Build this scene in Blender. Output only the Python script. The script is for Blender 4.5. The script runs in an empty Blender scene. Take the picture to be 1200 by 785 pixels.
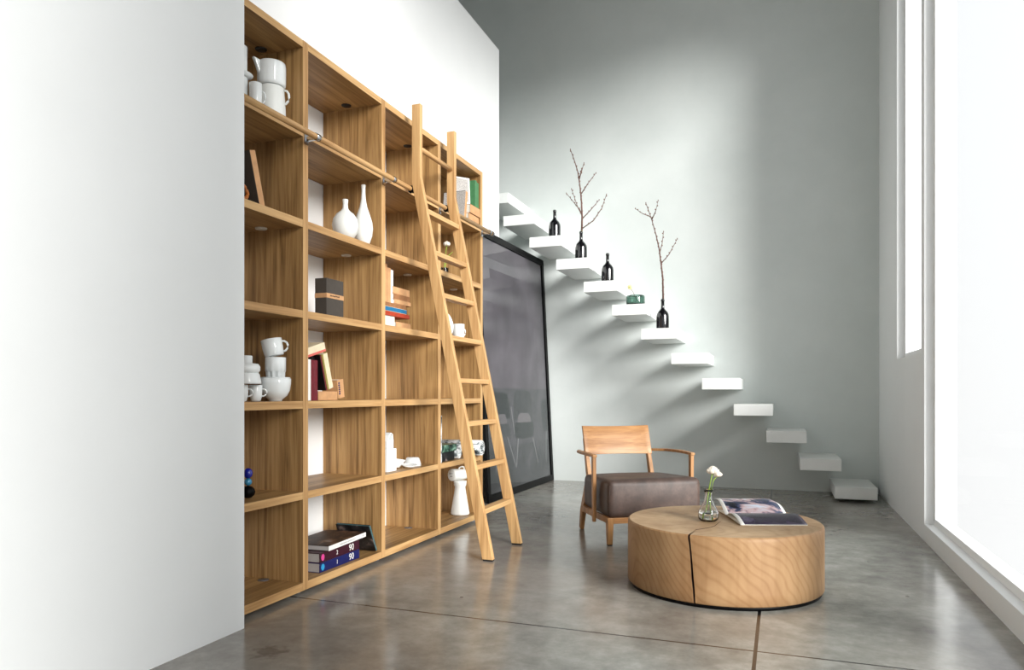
import bpy, bmesh, math, random
from mathutils import Vector, Matrix, Euler
random.seed(7)
C = bpy.context.scene.collection
PI = math.pi

# ------------------------------------------------------------------ materials
def srgb(r, g, b):
    f = lambda c: (c/255/12.92) if c/255 <= 0.04045 else ((c/255+0.055)/1.055)**2.4
    return (f(r), f(g), f(b), 1.0)

def newmat(name):
    m = bpy.data.materials.new(name); m.use_nodes = True
    nt = m.node_tree; nt.nodes.clear()
    out = nt.nodes.new('ShaderNodeOutputMaterial')
    p = nt.nodes.new('ShaderNodeBsdfPrincipled')
    nt.links.new(p.outputs[0], out.inputs[0])
    return m, nt, p, out

def node(nt, t, **kw):
    n = nt.nodes.new(t)
    for k, v in kw.items():
        if k in n.inputs: n.inputs[k].default_value = v
        else: setattr(n, k, v)
    return n

def ramp(nt, src, stops):
    r = nt.nodes.new('ShaderNodeValToRGB')
    e = r.color_ramp.elements
    while len(e) < len(stops): e.new(0.5)
    for i, (p, c) in enumerate(stops):
        e[i].position = p; e[i].color = c
    nt.links.new(src, r.inputs[0]); return r

def plain(name, col, rough=0.5, metal=0.0, var=0.04, scale=30, coat=0.0, spec=0.5):
    m, nt, p, o = newmat(name)
    tc = node(nt, 'ShaderNodeTexCoord')
    nz = node(nt, 'ShaderNodeTexNoise', Scale=scale, Detail=3.0)
    nt.links.new(tc.outputs['Object'], nz.inputs['Vector'])
    c = srgb(*col)
    lo = tuple(x*(1-var) for x in c[:3])+(1,); hi = tuple(min(1, x*(1+var)) for x in c[:3])+(1,)
    r = ramp(nt, nz.outputs[0], [(0.3, lo), (0.7, hi)])
    nt.links.new(r.outputs[0], p.inputs['Base Color'])
    p.inputs['Roughness'].default_value = rough; p.inputs['Metallic'].default_value = metal
    p.inputs['Coat Weight'].default_value = coat; p.inputs['Specular IOR Level'].default_value = spec
    return m

def oak(name, axis, light=(222, 178, 122), mid=(196, 148, 92), dark=(150, 104, 58), rough=0.45, fine=26, dist=1.0):
    """straight grained oak; the grain runs along the given axis of the object"""
    m, nt, p, o = newmat(name)
    tc = node(nt, 'ShaderNodeTexCoord'); oi = node(nt, 'ShaderNodeObjectInfo')
    add = node(nt, 'ShaderNodeVectorMath', operation='MULTIPLY_ADD')
    nt.links.new(oi.outputs['Random'], add.inputs[0]); add.inputs[1].default_value = (37.0, 53.0, 29.0)
    nt.links.new(tc.outputs['Object'], add.inputs[2])
    def mp(sx, sl):
        mpn = node(nt, 'ShaderNodeMapping')
        s = [sx, sx, sx]; s[axis] = sl
        mpn.inputs['Scale'].default_value = s
        nt.links.new(add.outputs[0], mpn.inputs[0]); return mpn
    a = node(nt, 'ShaderNodeTexNoise', Scale=1.0, Detail=4.0, Roughness=0.6, Distortion=0.4*dist)
    nt.links.new(mp(fine*2.2, 1.6).outputs[0], a.inputs['Vector'])
    b = node(nt, 'ShaderNodeTexNoise', Scale=1.0, Detail=3.0, Roughness=0.5, Distortion=1.4*dist)
    nt.links.new(mp(fine*0.42, 0.75).outputs[0], b.inputs['Vector'])
    d = node(nt, 'ShaderNodeTexNoise', Scale=1.0, Detail=2.0)
    nt.links.new(mp(fine*9, 9.0).outputs[0], d.inputs['Vector'])
    m1 = node(nt, 'ShaderNodeMath', operation='MULTIPLY'); m1.inputs[1].default_value = 0.42
    nt.links.new(a.outputs[0], m1.inputs[0])
    m2 = node(nt, 'ShaderNodeMath', operation='MULTIPLY_ADD'); m2.inputs[1].default_value = 0.48
    nt.links.new(b.outputs[0], m2.inputs[0]); nt.links.new(m1.outputs[0], m2.inputs[2])
    m3 = node(nt, 'ShaderNodeMath', operation='MULTIPLY_ADD'); m3.inputs[1].default_value = 0.10
    nt.links.new(d.outputs[0], m3.inputs[0]); nt.links.new(m2.outputs[0], m3.inputs[2])
    r = ramp(nt, m3.outputs[0], [(0.34, srgb(*dark)), (0.47, srgb(*mid)), (0.60, srgb(*light))])
    nt.links.new(r.outputs[0], p.inputs['Base Color'])
    p.inputs['Roughness'].default_value = rough
    p.inputs['Specular IOR Level'].default_value = 0.35
    bp = node(nt, 'ShaderNodeBump', Strength=0.12, Distance=0.002)
    nt.links.new(m3.outputs[0], bp.inputs['Height']); nt.links.new(bp.outputs[0], p.inputs['Normal'])
    return m

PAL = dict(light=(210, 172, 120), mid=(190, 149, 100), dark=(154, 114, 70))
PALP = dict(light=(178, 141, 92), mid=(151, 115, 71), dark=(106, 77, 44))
M = {}
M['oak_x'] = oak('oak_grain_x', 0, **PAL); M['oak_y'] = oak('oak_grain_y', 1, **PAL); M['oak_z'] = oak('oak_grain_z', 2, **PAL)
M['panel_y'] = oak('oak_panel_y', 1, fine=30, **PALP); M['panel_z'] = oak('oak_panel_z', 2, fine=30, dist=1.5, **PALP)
M['chair_x'] = oak('chair_oak_x', 0, (180, 134, 86), (160, 114, 70), (130, 88, 52), 0.4, fine=22, dist=1.6)
M['chair_z'] = oak('chair_oak_z', 2, (184, 138, 90), (160, 115, 72), (124, 84, 50), 0.4)
M['porcelain'] = plain('white_porcelain', (236, 240, 240), 0.12, var=0.01, coat=0.4)
M['bisque'] = plain('matt_white_ceramic', (238, 240, 236), 0.42, var=0.02)
M['step'] = plain('white_painted_step', (240, 243, 241), 0.45, var=0.015, scale=12)
M['black'] = plain('black_satin', (6, 6, 7), 0.45, var=0.1, spec=0.1)
M['rubber'] = plain('black_rubber', (18, 17, 16), 0.7)
M['chrome'] = plain('chrome', (190, 192, 196), 0.18, metal=1.0)
M['grommet_shaded'] = plain('shaded_grommet', (26, 20, 16), 0.5)  # pale disc darkened: shade under the top panel painted into its colour
M['grommet'] = plain('pale_metal_disc', (205, 198, 184), 0.4)
M['steel'] = plain('grey_steel_disc', (120, 120, 124), 0.4, metal=0.6)
M['paper'] = plain('paper_pages', (232, 228, 216), 0.8, var=0.06, scale=120)
M['greypages'] = plain('grey_pages', (176, 172, 170), 0.8, var=0.05, scale=150)
M['kraft'] = plain('kraft_board', (206, 158, 112), 0.75, var=0.1, scale=25)
M['kraftdk'] = plain('dark_kraft_board', (150, 104, 66), 0.75, var=0.15, scale=25)
M['cream'] = plain('cream_cover', (236, 222, 190), 0.6, var=0.06)
M['whitecv'] = plain('white_cover', (244, 244, 240), 0.5, var=0.02)
M['maroon'] = plain('maroon_cover', (112, 22, 38), 0.45, var=0.1)
M['plum'] = plain('plum_spine', (56, 12, 34), 0.3, var=0.1)
M['navy'] = plain('navy_spine', (16, 28, 92), 0.3, var=0.1)
M['pink'] = plain('coral_pink', (222, 112, 100), 0.6)
M['magenta'] = plain('magenta_print', (226, 70, 150), 0.5)
M['cyan'] = plain('cyan_print', (46, 160, 214), 0.5)
M['blackbk'] = plain('black_cover', (20, 18, 18), 0.4)
M['charcoal'] = plain('charcoal_board', (74, 68, 62), 0.7, var=0.06)
M['teal'] = plain('teal_cover', (70, 104, 108), 0.4, var=0.15)
M['tealdk'] = plain('deep_teal_cover', (22, 52, 56), 0.5, var=0.1)
M['blue'] = plain('bright_blue_cover', (14, 110, 158), 0.4)
M['red'] = plain('rust_red_cover', (172, 58, 32), 0.5, var=0.15)
M['green'] = plain('green_cover', (72, 128, 84), 0.5, var=0.12)
M['yellow'] = plain('pale_yellow_band', (214, 204, 120), 0.6)
M['royal'] = plain('royal_blue_glaze', (22, 34, 150), 0.15, coat=0.5)
M['aqua'] = plain('light_blue_glaze', (60, 140, 180), 0.15, coat=0.5)
M['bottle'] = plain('black_glass', (4, 5, 12), 0.06, var=0.0, coat=0.6, spec=0.7)
M['bark'] = plain('twig_bark', (112, 84, 76), 0.8, var=0.25, scale=60)
M['twiggreen'] = plain('young_twig', (142, 140, 92), 0.7, var=0.2, scale=60)
M['bud'] = plain('twig_bud', (110, 76, 60), 0.7)
M['stem'] = plain('green_stem', (142, 176, 60), 0.5, var=0.12)
M['petal'] = plain('white_petal', (248, 240, 226), 0.6, var=0.05)
M['petaly'] = plain('cream_yellow_petal', (238, 230, 170), 0.6, var=0.06)
M['orange'] = plain('orange_wood', (182, 104, 38), 0.5, var=0.15)

def leather():
    m, nt, p, o = newmat('brown_leather')
    tc = node(nt, 'ShaderNodeTexCoord')
    n1 = node(nt, 'ShaderNodeTexNoise', Scale=7.0, Detail=5.0, Roughness=0.65)
    nt.links.new(tc.outputs['Object'], n1.inputs['Vector'])
    r = ramp(nt, n1.outputs[0], [(0.3, srgb(56, 43, 38)), (0.5, srgb(74, 58, 51)), (0.72, srgb(98, 80, 71))])
    nt.links.new(r.outputs[0], p.inputs['Base Color'])
    v = node(nt, 'ShaderNodeTexVoronoi', Scale=260.0)
    nt.links.new(tc.outputs['Object'], v.inputs['Vector'])
    bp = node(nt, 'ShaderNodeBump', Strength=0.15, Distance=0.002)
    nt.links.new(v.outputs[0], bp.inputs['Height']); nt.links.new(bp.outputs[0], p.inputs['Normal'])
    p.inputs['Roughness'].default_value = 0.5
    return m
M['leather'] = leather()

def glassmat(name, tint=(1, 1, 1), rough=0.0):
    m, nt, p, o = newmat(name)
    p.inputs['Base Color'].default_value = (*tint, 1)
    p.inputs['Transmission Weight'].default_value = 1.0
    p.inputs['Roughness'].default_value = rough; p.inputs['IOR'].default_value = 1.45
    return m
M['glass'] = glassmat('clear_glass', (0.97, 0.99, 0.98))
M['smoke'] = glassmat('green_grey_glass', (0.36, 0.52, 0.46))
M['water'] = glassmat('water', (0.98, 1.0, 0.99)); 

def thinglass(name, refl=0.5, tint=0.97):
    m, nt, p, o = newmat(name); nt.nodes.remove(p)
    fr = node(nt, 'ShaderNodeLayerWeight', Blend=0.5)
    pw = node(nt, 'ShaderNodeMath', operation='POWER'); pw.inputs[1].default_value = 4.0
    nt.links.new(fr.outputs['Facing'], pw.inputs[0])
    mul = node(nt, 'ShaderNodeMath', operation='MULTIPLY_ADD'); mul.inputs[1].default_value = refl*0.8; mul.inputs[2].default_value = refl*0.04
    nt.links.new(pw.outputs[0], mul.inputs[0])
    t = node(nt, 'ShaderNodeBsdfTransparent'); t.inputs[0].default_value = (tint, tint, tint, 1)
    g = node(nt, 'ShaderNodeBsdfGlossy'); g.inputs['Roughness'].default_value = 0.02
    mx = node(nt, 'ShaderNodeMixShader')
    nt.links.new(mul.outputs[0], mx.inputs[0]); nt.links.new(t.outputs[0], mx.inputs[1]); nt.links.new(g.outputs[0], mx.inputs[2])
    nt.links.new(mx.outputs[0], o.inputs[0]); return m
M['pane'] = thinglass('window_glass', 0.2)
M['picglass'] = thinglass('picture_glass', 0.4)

def plaster(name, a, b, rough=0.85, scale=1.3):
    m, nt, p, o = newmat(name)
    g = node(nt, 'ShaderNodeNewGeometry')
    n1 = node(nt, 'ShaderNodeTexNoise', Scale=scale, Detail=6.0, Roughness=0.6)
    nt.links.new(g.outputs['Position'], n1.inputs['Vector'])
    r = ramp(nt, n1.outputs[0], [(0.3, srgb(*a)), (0.7, srgb(*b))])
    nt.links.new(r.outputs[0], p.inputs['Base Color'])
    n2 = node(nt, 'ShaderNodeTexNoise', Scale=9.0, Detail=6.0, Roughness=0.65)
    nt.links.new(g.outputs['Position'], n2.inputs['Vector'])
    bp = node(nt, 'ShaderNodeBump', Strength=0.10, Distance=0.01)
    nt.links.new(n2.outputs[0], bp.inputs['Height']); nt.links.new(bp.outputs[0], p.inputs['Normal'])
    p.inputs['Roughness'].default_value = rough
    p.inputs['Specular IOR Level'].default_value = 0.25
    return m
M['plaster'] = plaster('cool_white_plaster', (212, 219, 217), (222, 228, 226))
M['white'] = plaster('white_paint', (240, 242, 242), (244, 246, 246))
M['ceiling'] = plaster('ceiling_paint', (120, 114, 108), (130, 124, 118))

def concrete():
    m, nt, p, o = newmat('polished_concrete')
    g = node(nt, 'ShaderNodeNewGeometry')
    sep = node(nt, 'ShaderNodeSeparateXYZ'); nt.links.new(g.outputs['Position'], sep.inputs[0])
    n1 = node(nt, 'ShaderNodeTexNoise', Scale=0.9, Detail=8.0, Roughness=0.62, Distortion=0.6)
    nt.links.new(g.outputs['Position'], n1.inputs['Vector'])
    n3 = node(nt, 'ShaderNodeTexNoise', Scale=7.0, Detail=8.0, Roughness=0.7)
    nt.links.new(g.outputs['Position'], n3.inputs['Vector'])
    av = node(nt, 'ShaderNodeMath', operation='MULTIPLY_ADD'); av.inputs[1].default_value = 0.45
    sc = node(nt, 'ShaderNodeMath', operation='MULTIPLY'); sc.inputs[1].default_value = 0.55
    nt.links.new(n1.outputs[0], sc.inputs[0])
    nt.links.new(n3.outputs[0], av.inputs[0]); nt.links.new(sc.outputs[0], av.inputs[2])
    r = ramp(nt, av.outputs[0], [(0.36, srgb(108, 106, 102)), (0.5, srgb(146, 146, 139)), (0.64, srgb(180, 181, 174))])
    # warm brown clouds
    n2 = node(nt, 'ShaderNodeTexNoise', Scale=0.55, Detail=4.0)
    mp = node(nt, 'ShaderNodeMapping'); mp.inputs['Location'].default_value = (4.3, 1.7, 0)
    nt.links.new(g.outputs['Position'], mp.inputs[0]); nt.links.new(mp.outputs[0], n2.inputs['Vector'])
    wr = ramp(nt, n2.outputs[0], [(0.42, (0, 0, 0, 1)), (0.62, (0.5, 0.5, 0.5, 1))])
    mx = node(nt, 'ShaderNodeMix', data_type='RGBA')
    nt.links.new(wr.outputs[0], mx.inputs[0]); nt.links.new(r.outputs[0], mx.inputs[6]); mx.inputs[7].default_value = srgb(134, 120, 110)
    # saw cut joints
    def joint(sock, at, w):
        s = node(nt, 'ShaderNodeMath', operation='SUBTRACT'); s.inputs[1].default_value = at
        nt.links.new(sock, s.inputs[0])
        a = node(nt, 'ShaderNodeMath', operation='ABSOLUTE'); nt.links.new(s.outputs[0], a.inputs[0])
        l = node(nt, 'ShaderNodeMath', operation='LESS_THAN'); l.inputs[1].default_value = w
        nt.links.new(a.outputs[0], l.inputs[0]); return l
    jy = joint(sep.outputs['Y'], 3.112, 0.0058); jx = joint(sep.outputs['X'], -0.10, 0.0075)
    m1 = node(nt, 'ShaderNodeMix', data_type='RGBA'); nt.links.new(jy.outputs[0], m1.inputs[0])
    nt.links.new(mx.outputs[2], m1.inputs[6]); m1.inputs[7].default_value = srgb(44, 36, 33)
    m2 = node(nt, 'ShaderNodeMix', data_type='RGBA'); nt.links.new(jx.outputs[0], m2.inputs[0])
    nt.links.new(m1.outputs[2], m2.inputs[6]); m2.inputs[7].default_value = srgb(16, 15, 15)
    # scuff stain in the foreground
    vm = node(nt, 'ShaderNodeVectorMath', operation='DISTANCE'); vm.inputs[1].default_value = (-1.95, 2.41, 0); nt.links.new(g.outputs['Position'], vm.inputs[0])
    n5 = node(nt, 'ShaderNodeTexNoise', Scale=22.0, Detail=3.0); nt.links.new(g.outputs['Position'], n5.inputs['Vector'])
    q = node(nt, 'ShaderNodeMath', operation='MULTIPLY_ADD'); q.inputs[1].default_value = 0.22
    nt.links.new(n5.outputs[0], q.inputs[0]); nt.links.new(vm.outputs['Value'], q.inputs[2])
    sr = ramp(nt, q.outputs[0], [(0.145, (0.45, 0.45, 0.45, 1)), (0.19, (0, 0, 0, 1))])
    m3 = node(nt, 'ShaderNodeMix', data_type='RGBA'); nt.links.new(sr.outputs[0], m3.inputs[0])
    nt.links.new(m2.outputs[2], m3.inputs[6]); m3.inputs[7].default_value = srgb(66, 58, 50)
    # small specks
    vo = node(nt, 'ShaderNodeTexVoronoi', Scale=2.2); nt.links.new(g.outputs['Position'], vo.inputs['Vector'])
    ls = node(nt, 'ShaderNodeMath', operation='LESS_THAN'); ls.inputs[1].default_value = 0.022
    nt.links.new(vo.outputs[0], ls.inputs[0])
    m4 = node(nt, 'ShaderNodeMix', data_type='RGBA'); nt.links.new(ls.outputs[0], m4.inputs[0])
    nt.links.new(m3.outputs[2], m4.inputs[6]); m4.inputs[7].default_value = srgb(74, 62, 54)
    nt.links.new(m4.outputs[2], p.inputs['Base Color'])
    rr = ramp(nt, n1.outputs[0], [(0.3, (0.13, 0.13, 0.13, 1)), (0.7, (0.23, 0.23, 0.23, 1))])
    nt.links.new(rr.outputs[0], p.inputs['Roughness'])
    p.inputs['Specular IOR Level'].default_value = 0.65
    bp = node(nt, 'ShaderNodeBump', Strength=0.04, Distance=0.01)
    nt.links.new(n3.outputs[0], bp.inputs['Height']); nt.links.new(bp.outputs[0], p.inputs['Normal'])
    return m
M['concrete'] = concrete()

def logwood(name, top):
    m, nt, p, o = newmat(name)
    tc = node(nt, 'ShaderNodeTexCoord')
    mp = node(nt, 'ShaderNodeMapping')
    mp.inputs['Rotation'].default_value = (0.7, 0.75, 0.5) if not top else (0.2, 1.35, 0.3)
    mp.inputs['Location'].default_value = (0.06, 0.30, 0.10)
    nt.links.new(tc.outputs['Object'], mp.inputs[0])
    dn = node(nt, 'ShaderNodeTexNoise', Scale=1.5, Detail=2.5, Roughness=0.4)
    nt.links.new(mp.outputs[0], dn.inputs['Vector'])
    vs = node(nt, 'ShaderNodeVectorMath', operation='MULTIPLY_ADD'); vs.inputs[1].default_value = (0.62, 0.62, 0.62)
    nt.links.new(dn.outputs['Color'], vs.inputs[0]); nt.links.new(mp.outputs[0], vs.inputs[2])
    w = node(nt, 'ShaderNodeTexWave', wave_type='RINGS', rings_direction='Z', wave_profile='SAW')
    w.inputs['Scale'].default_value = 8.5 if not top else 7.0; w.inputs['Distortion'].default_value = 0.6
    w.inputs['Detail'].default_value = 1.5; w.inputs['Detail Scale'].default_value = 1.0
    nt.links.new(vs.outputs[0], w.inputs['Vector'])
    n2 = node(nt, 'ShaderNodeTexNoise', Scale=3.2, Detail=4.0); nt.links.new(tc.outputs['Object'], n2.inputs['Vector'])
    n3 = node(nt, 'ShaderNodeTexNoise', Scale=22.0, Detail=4.0)
    mq = node(nt, 'ShaderNodeMapping'); mq.inputs['Scale'].default_value = (1, 1, 0.08)
    nt.links.new(tc.outputs['Object'], mq.inputs[0]); nt.links.new(mq.outputs[0], n3.inputs['Vector'])
    base = ramp(nt, n2.outputs[0], [(0.35, srgb(152, 116, 80)), (0.65, srgb(174, 140, 102))] if not top else
                [(0.35, srgb(172, 142, 108)), (0.65, srgb(200, 172, 136))])
    ln = ramp(nt, w.outputs[0], [(0.0, (0.70, 0.60, 0.50, 1)), (0.25, (1, 1, 1, 1)), (0.75, (0.96, 0.95, 0.93, 1)), (1.0, (0.66, 0.55, 0.46, 1))])
    mul = node(nt, 'ShaderNodeMix', data_type='RGBA', blend_type='MULTIPLY'); mul.inputs[0].default_value = 0.48 if not top else 0.4
    nt.links.new(base.outputs[0], mul.inputs[6]); nt.links.new(ln.outputs[0], mul.inputs[7])
    mul2 = node(nt, 'ShaderNodeMix', data_type='RGBA', blend_type='MULTIPLY'); mul2.inputs[0].default_value = 0.6
    l3 = ramp(nt, n3.outputs[0], [(0.35, (0.82, 0.78, 0.72, 1)), (0.55, (1, 1, 1, 1))])
    nt.links.new(mul.outputs[2], mul2.inputs[6]); nt.links.new(l3.outputs[0], mul2.inputs[7])
    nt.links.new(mul2.outputs[2], p.inputs['Base Color'])
    p.inputs['Roughness'].default_value = 0.5; p.inputs['Specular IOR Level'].default_value = 0.3
    return m
M['log_side'] = logwood('log_side', False); M['log_top'] = logwood('log_top', True)
M['crack'] = plain('dark_crack', (46, 20, 12), 0.9)

def printed(name, stops, scale=8, seed=0, rough=0.3, stretch=(1, 1, 1)):
    m, nt, p, o = newmat(name)
    tc = node(nt, 'ShaderNodeTexCoord'); mp = node(nt, 'ShaderNodeMapping')
    mp.inputs['Location'].default_value = (seed*3.1, seed*1.7, seed); mp.inputs['Scale'].default_value = stretch
    nt.links.new(tc.outputs['Object'], mp.inputs[0])
    n = node(nt, 'ShaderNodeTexNoise', Scale=scale, Detail=5.0, Roughness=0.6, Distortion=0.5)
    nt.links.new(mp.outputs[0], n.inputs['Vector'])
    r = ramp(nt, n.outputs[0], [(a, srgb(*c)) for a, c in stops])
    nt.links.new(r.outputs[0], p.inputs['Base Color']); p.inputs['Roughness'].default_value = rough
    return m
M['cover_art'] = printed('dark_cover_photo', [(0.35, (26, 16, 16)), (0.5, (52, 34, 28)), (0.6, (104, 72, 50)), (0.72, (150, 140, 134))], 14, 1, 0.5, (1, 0.5, 1))
M['mag_photo'] = printed('magazine_dusk_photo', [(0.36, (20, 22, 34)), (0.47, (66, 74, 104)), (0.55, (196, 168, 168)), (0.66, (206, 214, 228))], 7, 2, 0.25, (1, 1.6, 1))
M['mag_dark'] = printed('magazine_dark_page', [(0.4, (30, 24, 42)), (0.55, (52, 42, 62)), (0.7, (92, 84, 110))], 9, 3, 0.25)
M['news'] = printed('newsprint', [(0.38, (30, 34, 36)), (0.46, (126, 136, 138)), (0.52, (210, 214, 214)), (0.7, (236, 236, 236))], 16, 4, 0.5)
M['newsgreen'] = printed('green_magazine', [(0.38, (14, 20, 20)), (0.5, (40, 84, 66)), (0.62, (150, 190, 168)), (0.72, (230, 232, 230))], 14, 5, 0.35)
M['newsdark'] = printed('dark_magazine', [(0.45, (12, 13, 16)), (0.6, (46, 44, 46)), (0.74, (150, 130, 122))], 14, 6, 0.35)
M['textpage'] = printed('speckled_page', [(0.40, (120, 116, 112)), (0.5, (176, 172, 168)), (0.6, (208, 204, 198))], 240, 7, 0.7)
M['pic_upper'] = printed('print_grey_wall', [(0.3, (66, 63, 69)), (0.5, (84, 80, 87)), (0.72, (102, 98, 105))], 1.6, 8, 0.5)
M['pic_lower'] = printed('print_grey_floor', [(0.35, (32, 35, 38)), (0.5, (50, 53, 56)), (0.68, (74, 74, 78))], 4.5, 9, 0.5)
M['pic_band'] = printed('print_grey_skirting', [(0.35, (54, 56, 59)), (0.65, (72, 72, 77))], 3, 10, 0.5)
M['pic_chair'] = plain('print_chair_dark', (24, 32, 34), 0.5, var=0.1, scale=6)
M['pic_chair2'] = plain('print_chair_mid', (44, 48, 51), 0.5, var=0.12, scale=6)
M['pic_pad'] = plain('print_chair_pale', (96, 94, 97), 0.5, var=0.08, scale=6)
M['pic_leg'] = plain('print_chair_leg', (116, 118, 120), 0.5)

# ------------------------------------------------------------------ mesh helpers
def BM(): return bmesh.new()

def box(bm, x0, x1, y0, y1, z0, z1, mi=0, mat=None):
    vs = [bm.verts.new((x, y, z)) for x in (x0, x1) for y in (y0, y1) for z in (z0, z1)]
    if mat is not None:
        for v in vs: v.co = mat @ v.co
    for f in ((0, 1, 3, 2), (4, 6, 7, 5), (0, 4, 5, 1), (2, 3, 7, 6), (0, 2, 6, 4), (1, 5, 7, 3)):
        fc = bm.faces.new([vs[i] for i in f]); fc.material_index = mi
    return vs

def frame_on(t):
    t = t.normalized(); up = Vector((0, 0, 1)) if abs(t.z) < 0.95 else Vector((1, 0, 0))
    a = t.cross(up).normalized(); return a, a.cross(t).normalized()

def tube(bm, pts, rad, seg=10, mi=0, cap=True):
    pts = [Vector(p) for p in pts]; n = len(pts)
    if not isinstance(rad, (list, tuple)): rad = [rad]*n
    rings = []
    for i, p in enumerate(pts):
        t = (pts[min(i+1, n-1)]-pts[max(i-1, 0)])
        a, b = frame_on(t)
        rings.append([bm.verts.new(p+(a*math.cos(k*2*PI/seg)+b*math.sin(k*2*PI/seg))*rad[i]) for k in range(seg)])
    for i in range(n-1):
        for k in range(seg):
            f = bm.faces.new((rings[i][k], rings[i][(k+1) % seg], rings[i+1][(k+1) % seg], rings[i+1][k])); f.material_index = mi; f.smooth = True
    if cap:
        for r in (rings[0][::-1], rings[-1]):
            f = bm.faces.new(r); f.material_index = mi
    return rings

def bar(bm, pts, w, h, side, mi=0):
    """rectangular section swept along pts; side = direction of the width"""
    pts = [Vector(p) for p in pts]; n = len(pts); side = Vector(side).normalized()
    if not isinstance(w, (list, tuple)): w = [w]*n
    if not isinstance(h, (list, tuple)): h = [h]*n
    rings = []
    for i, p in enumerate(pts):
        t = (pts[min(i+1, n-1)]-pts[max(i-1, 0)]).normalized()
        s = (side-t*side.dot(t)).normalized(); u = s.cross(t).normalized()
        rings.append([bm.verts.new(p+s*(a*w[i]/2)+u*(b*h[i]/2)) for a, b in ((-1, -1), (1, -1), (1, 1), (-1, 1))])
    for i in range(n-1):
        for k in range(4):
            f = bm.faces.new((rings[i][k], rings[i][(k+1) % 4], rings[i+1][(k+1) % 4], rings[i+1][k])); f.material_index = mi
    for r in (rings[0][::-1], rings[-1]):
        f = bm.faces.new(r); f.material_index = mi

def lathe(bm, prof, seg=32, mat=None, mi=0, flute=None):
    """prof: list of (r, z); r = 0 closes"""
    rings = []
    for r, z in prof:
        if r < 1e-6: rings.append([bm.verts.new((0, 0, z))])
        else:
            ring = []
            for k in range(seg):
                a = k*2*PI/seg; rr = r
                if flute and flute[2] <= z <= flute[3]: rr = r*(1-flute[1]*abs(math.sin(a*flute[0]/2)))
                ring.append(bm.verts.new((rr*math.cos(a), rr*math.sin(a), z)))
            rings.append(ring)
    if mat is not None:
        for ring in rings:
            for v in ring: v.co = mat @ v.co
    for i in range(len(rings)-1):
        A, B = rings[i], rings[i+1]
        for k in range(seg):
            if len(A) == 1 and len(B) == 1: continue
            if len(A) == 1: f = bm.faces.new((A[0], B[(k+1) % seg], B[k]))
            elif len(B) == 1: f = bm.faces.new((A[k], A[(k+1) % seg], B[0]))
            else: f = bm.faces.new((A[k], A[(k+1) % seg], B[(k+1) % seg], B[k]))
            f.smooth = True; f.material_index = mi
    return rings

def prism(bm, poly, axis, a, b, mi=0):
    """poly in the two other axes, extruded along axis from a to b"""
    def mk(u, v, w):
        c = [0, 0, 0]; o = [i for i in range(3) if i != axis]
        c[o[0]] = u; c[o[1]] = v; c[axis] = w; return bm.verts.new(c)
    A = [mk(u, v, a) for u, v in poly]; B = [mk(u, v, b) for u, v in poly]; n = len(poly)
    fs = [bm.faces.new(A), bm.faces.new(B[::-1])]
    for k in range(n): fs.append(bm.faces.new((A[k], B[k], B[(k+1) % n], A[(k+1) % n])))
    for f in fs: f.material_index = mi
    return fs

def blob(bm, c, rx, ry, rz, mi=0, seg=10, rot=None):
    m = Matrix.Translation(Vector(c)) @ (rot if rot is not None else Matrix.Identity(4)) @ Matrix.Diagonal((rx, ry, rz, 1))
    prof = [(math.sin(PI*i/6), -math.cos(PI*i/6)) for i in range(7)]
    prof[0] = (0, -1); prof[-1] = (0, 1)
    lathe(bm, prof, seg, m, mi)

def obj(name, bm, mats, parent=None, loc=(0, 0, 0), bevel=0, segs=2, sub=0):
    bmesh.ops.recalc_face_normals(bm, faces=bm.faces)
    me = bpy.data.meshes.new(name); bm.to_mesh(me); bm.free()
    for mm in (mats if isinstance(mats, (list, tuple)) else [mats]): me.materials.append(M[mm] if isinstance(mm, str) else mm)
    o = bpy.data.objects.new(name, me); C.objects.link(o); o.location = loc
    if parent: o.parent = parent
    if bevel:
        b = o.modifiers.new('bevel', 'BEVEL'); b.width = bevel; b.segments = segs; b.limit_method = 'ANGLE'; b.angle_limit = 0.6
    if sub:
        s = o.modifiers.new('sub', 'SUBSURF'); s.levels = sub; s.render_levels = sub
    return o

def tag(o, label, cat, group=None, kind=None):
    o['label'] = label; o['category'] = cat
    if group: o['group'] = group
    if kind: o['kind'] = kind
    return o

def thing(name, label, cat, loc=(0, 0, 0), rz=0.0, group=None):
    o = bpy.data.objects.new(name, None); C.objects.link(o); o.empty_display_size = 0.1
    o.location = loc; o.rotation_euler = (0, 0, rz)
    return tag(o, label, cat, group)

def struct(name, bm, mat, label=None, parent=None, bevel=0):
    o = obj(name, bm, mat, parent, bevel=bevel)
    if parent is None: o['kind'] = 'structure'
    if label: o['label'] = label
    return o

def text(name, s, size, mat, parent, loc, rot, ext=0.0004):
    cu = bpy.data.curves.new(name, 'FONT'); cu.body = s; cu.size = size; cu.extrude = ext
    cu.align_x = 'CENTER'; cu.align_y = 'CENTER'; cu.materials.append(M[mat])
    tmp = bpy.data.objects.new(name+'_curve', cu); C.objects.link(tmp)
    bpy.context.view_layer.update()
    me = bpy.data.meshes.new_from_object(tmp.evaluated_get(bpy.context.evaluated_depsgraph_get()))
    bpy.data.objects.remove(tmp)
    o = bpy.data.objects.new(name, me); C.objects.link(o); o.parent = parent
    o.location = loc; o.rotation_euler = rot; return o

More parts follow.
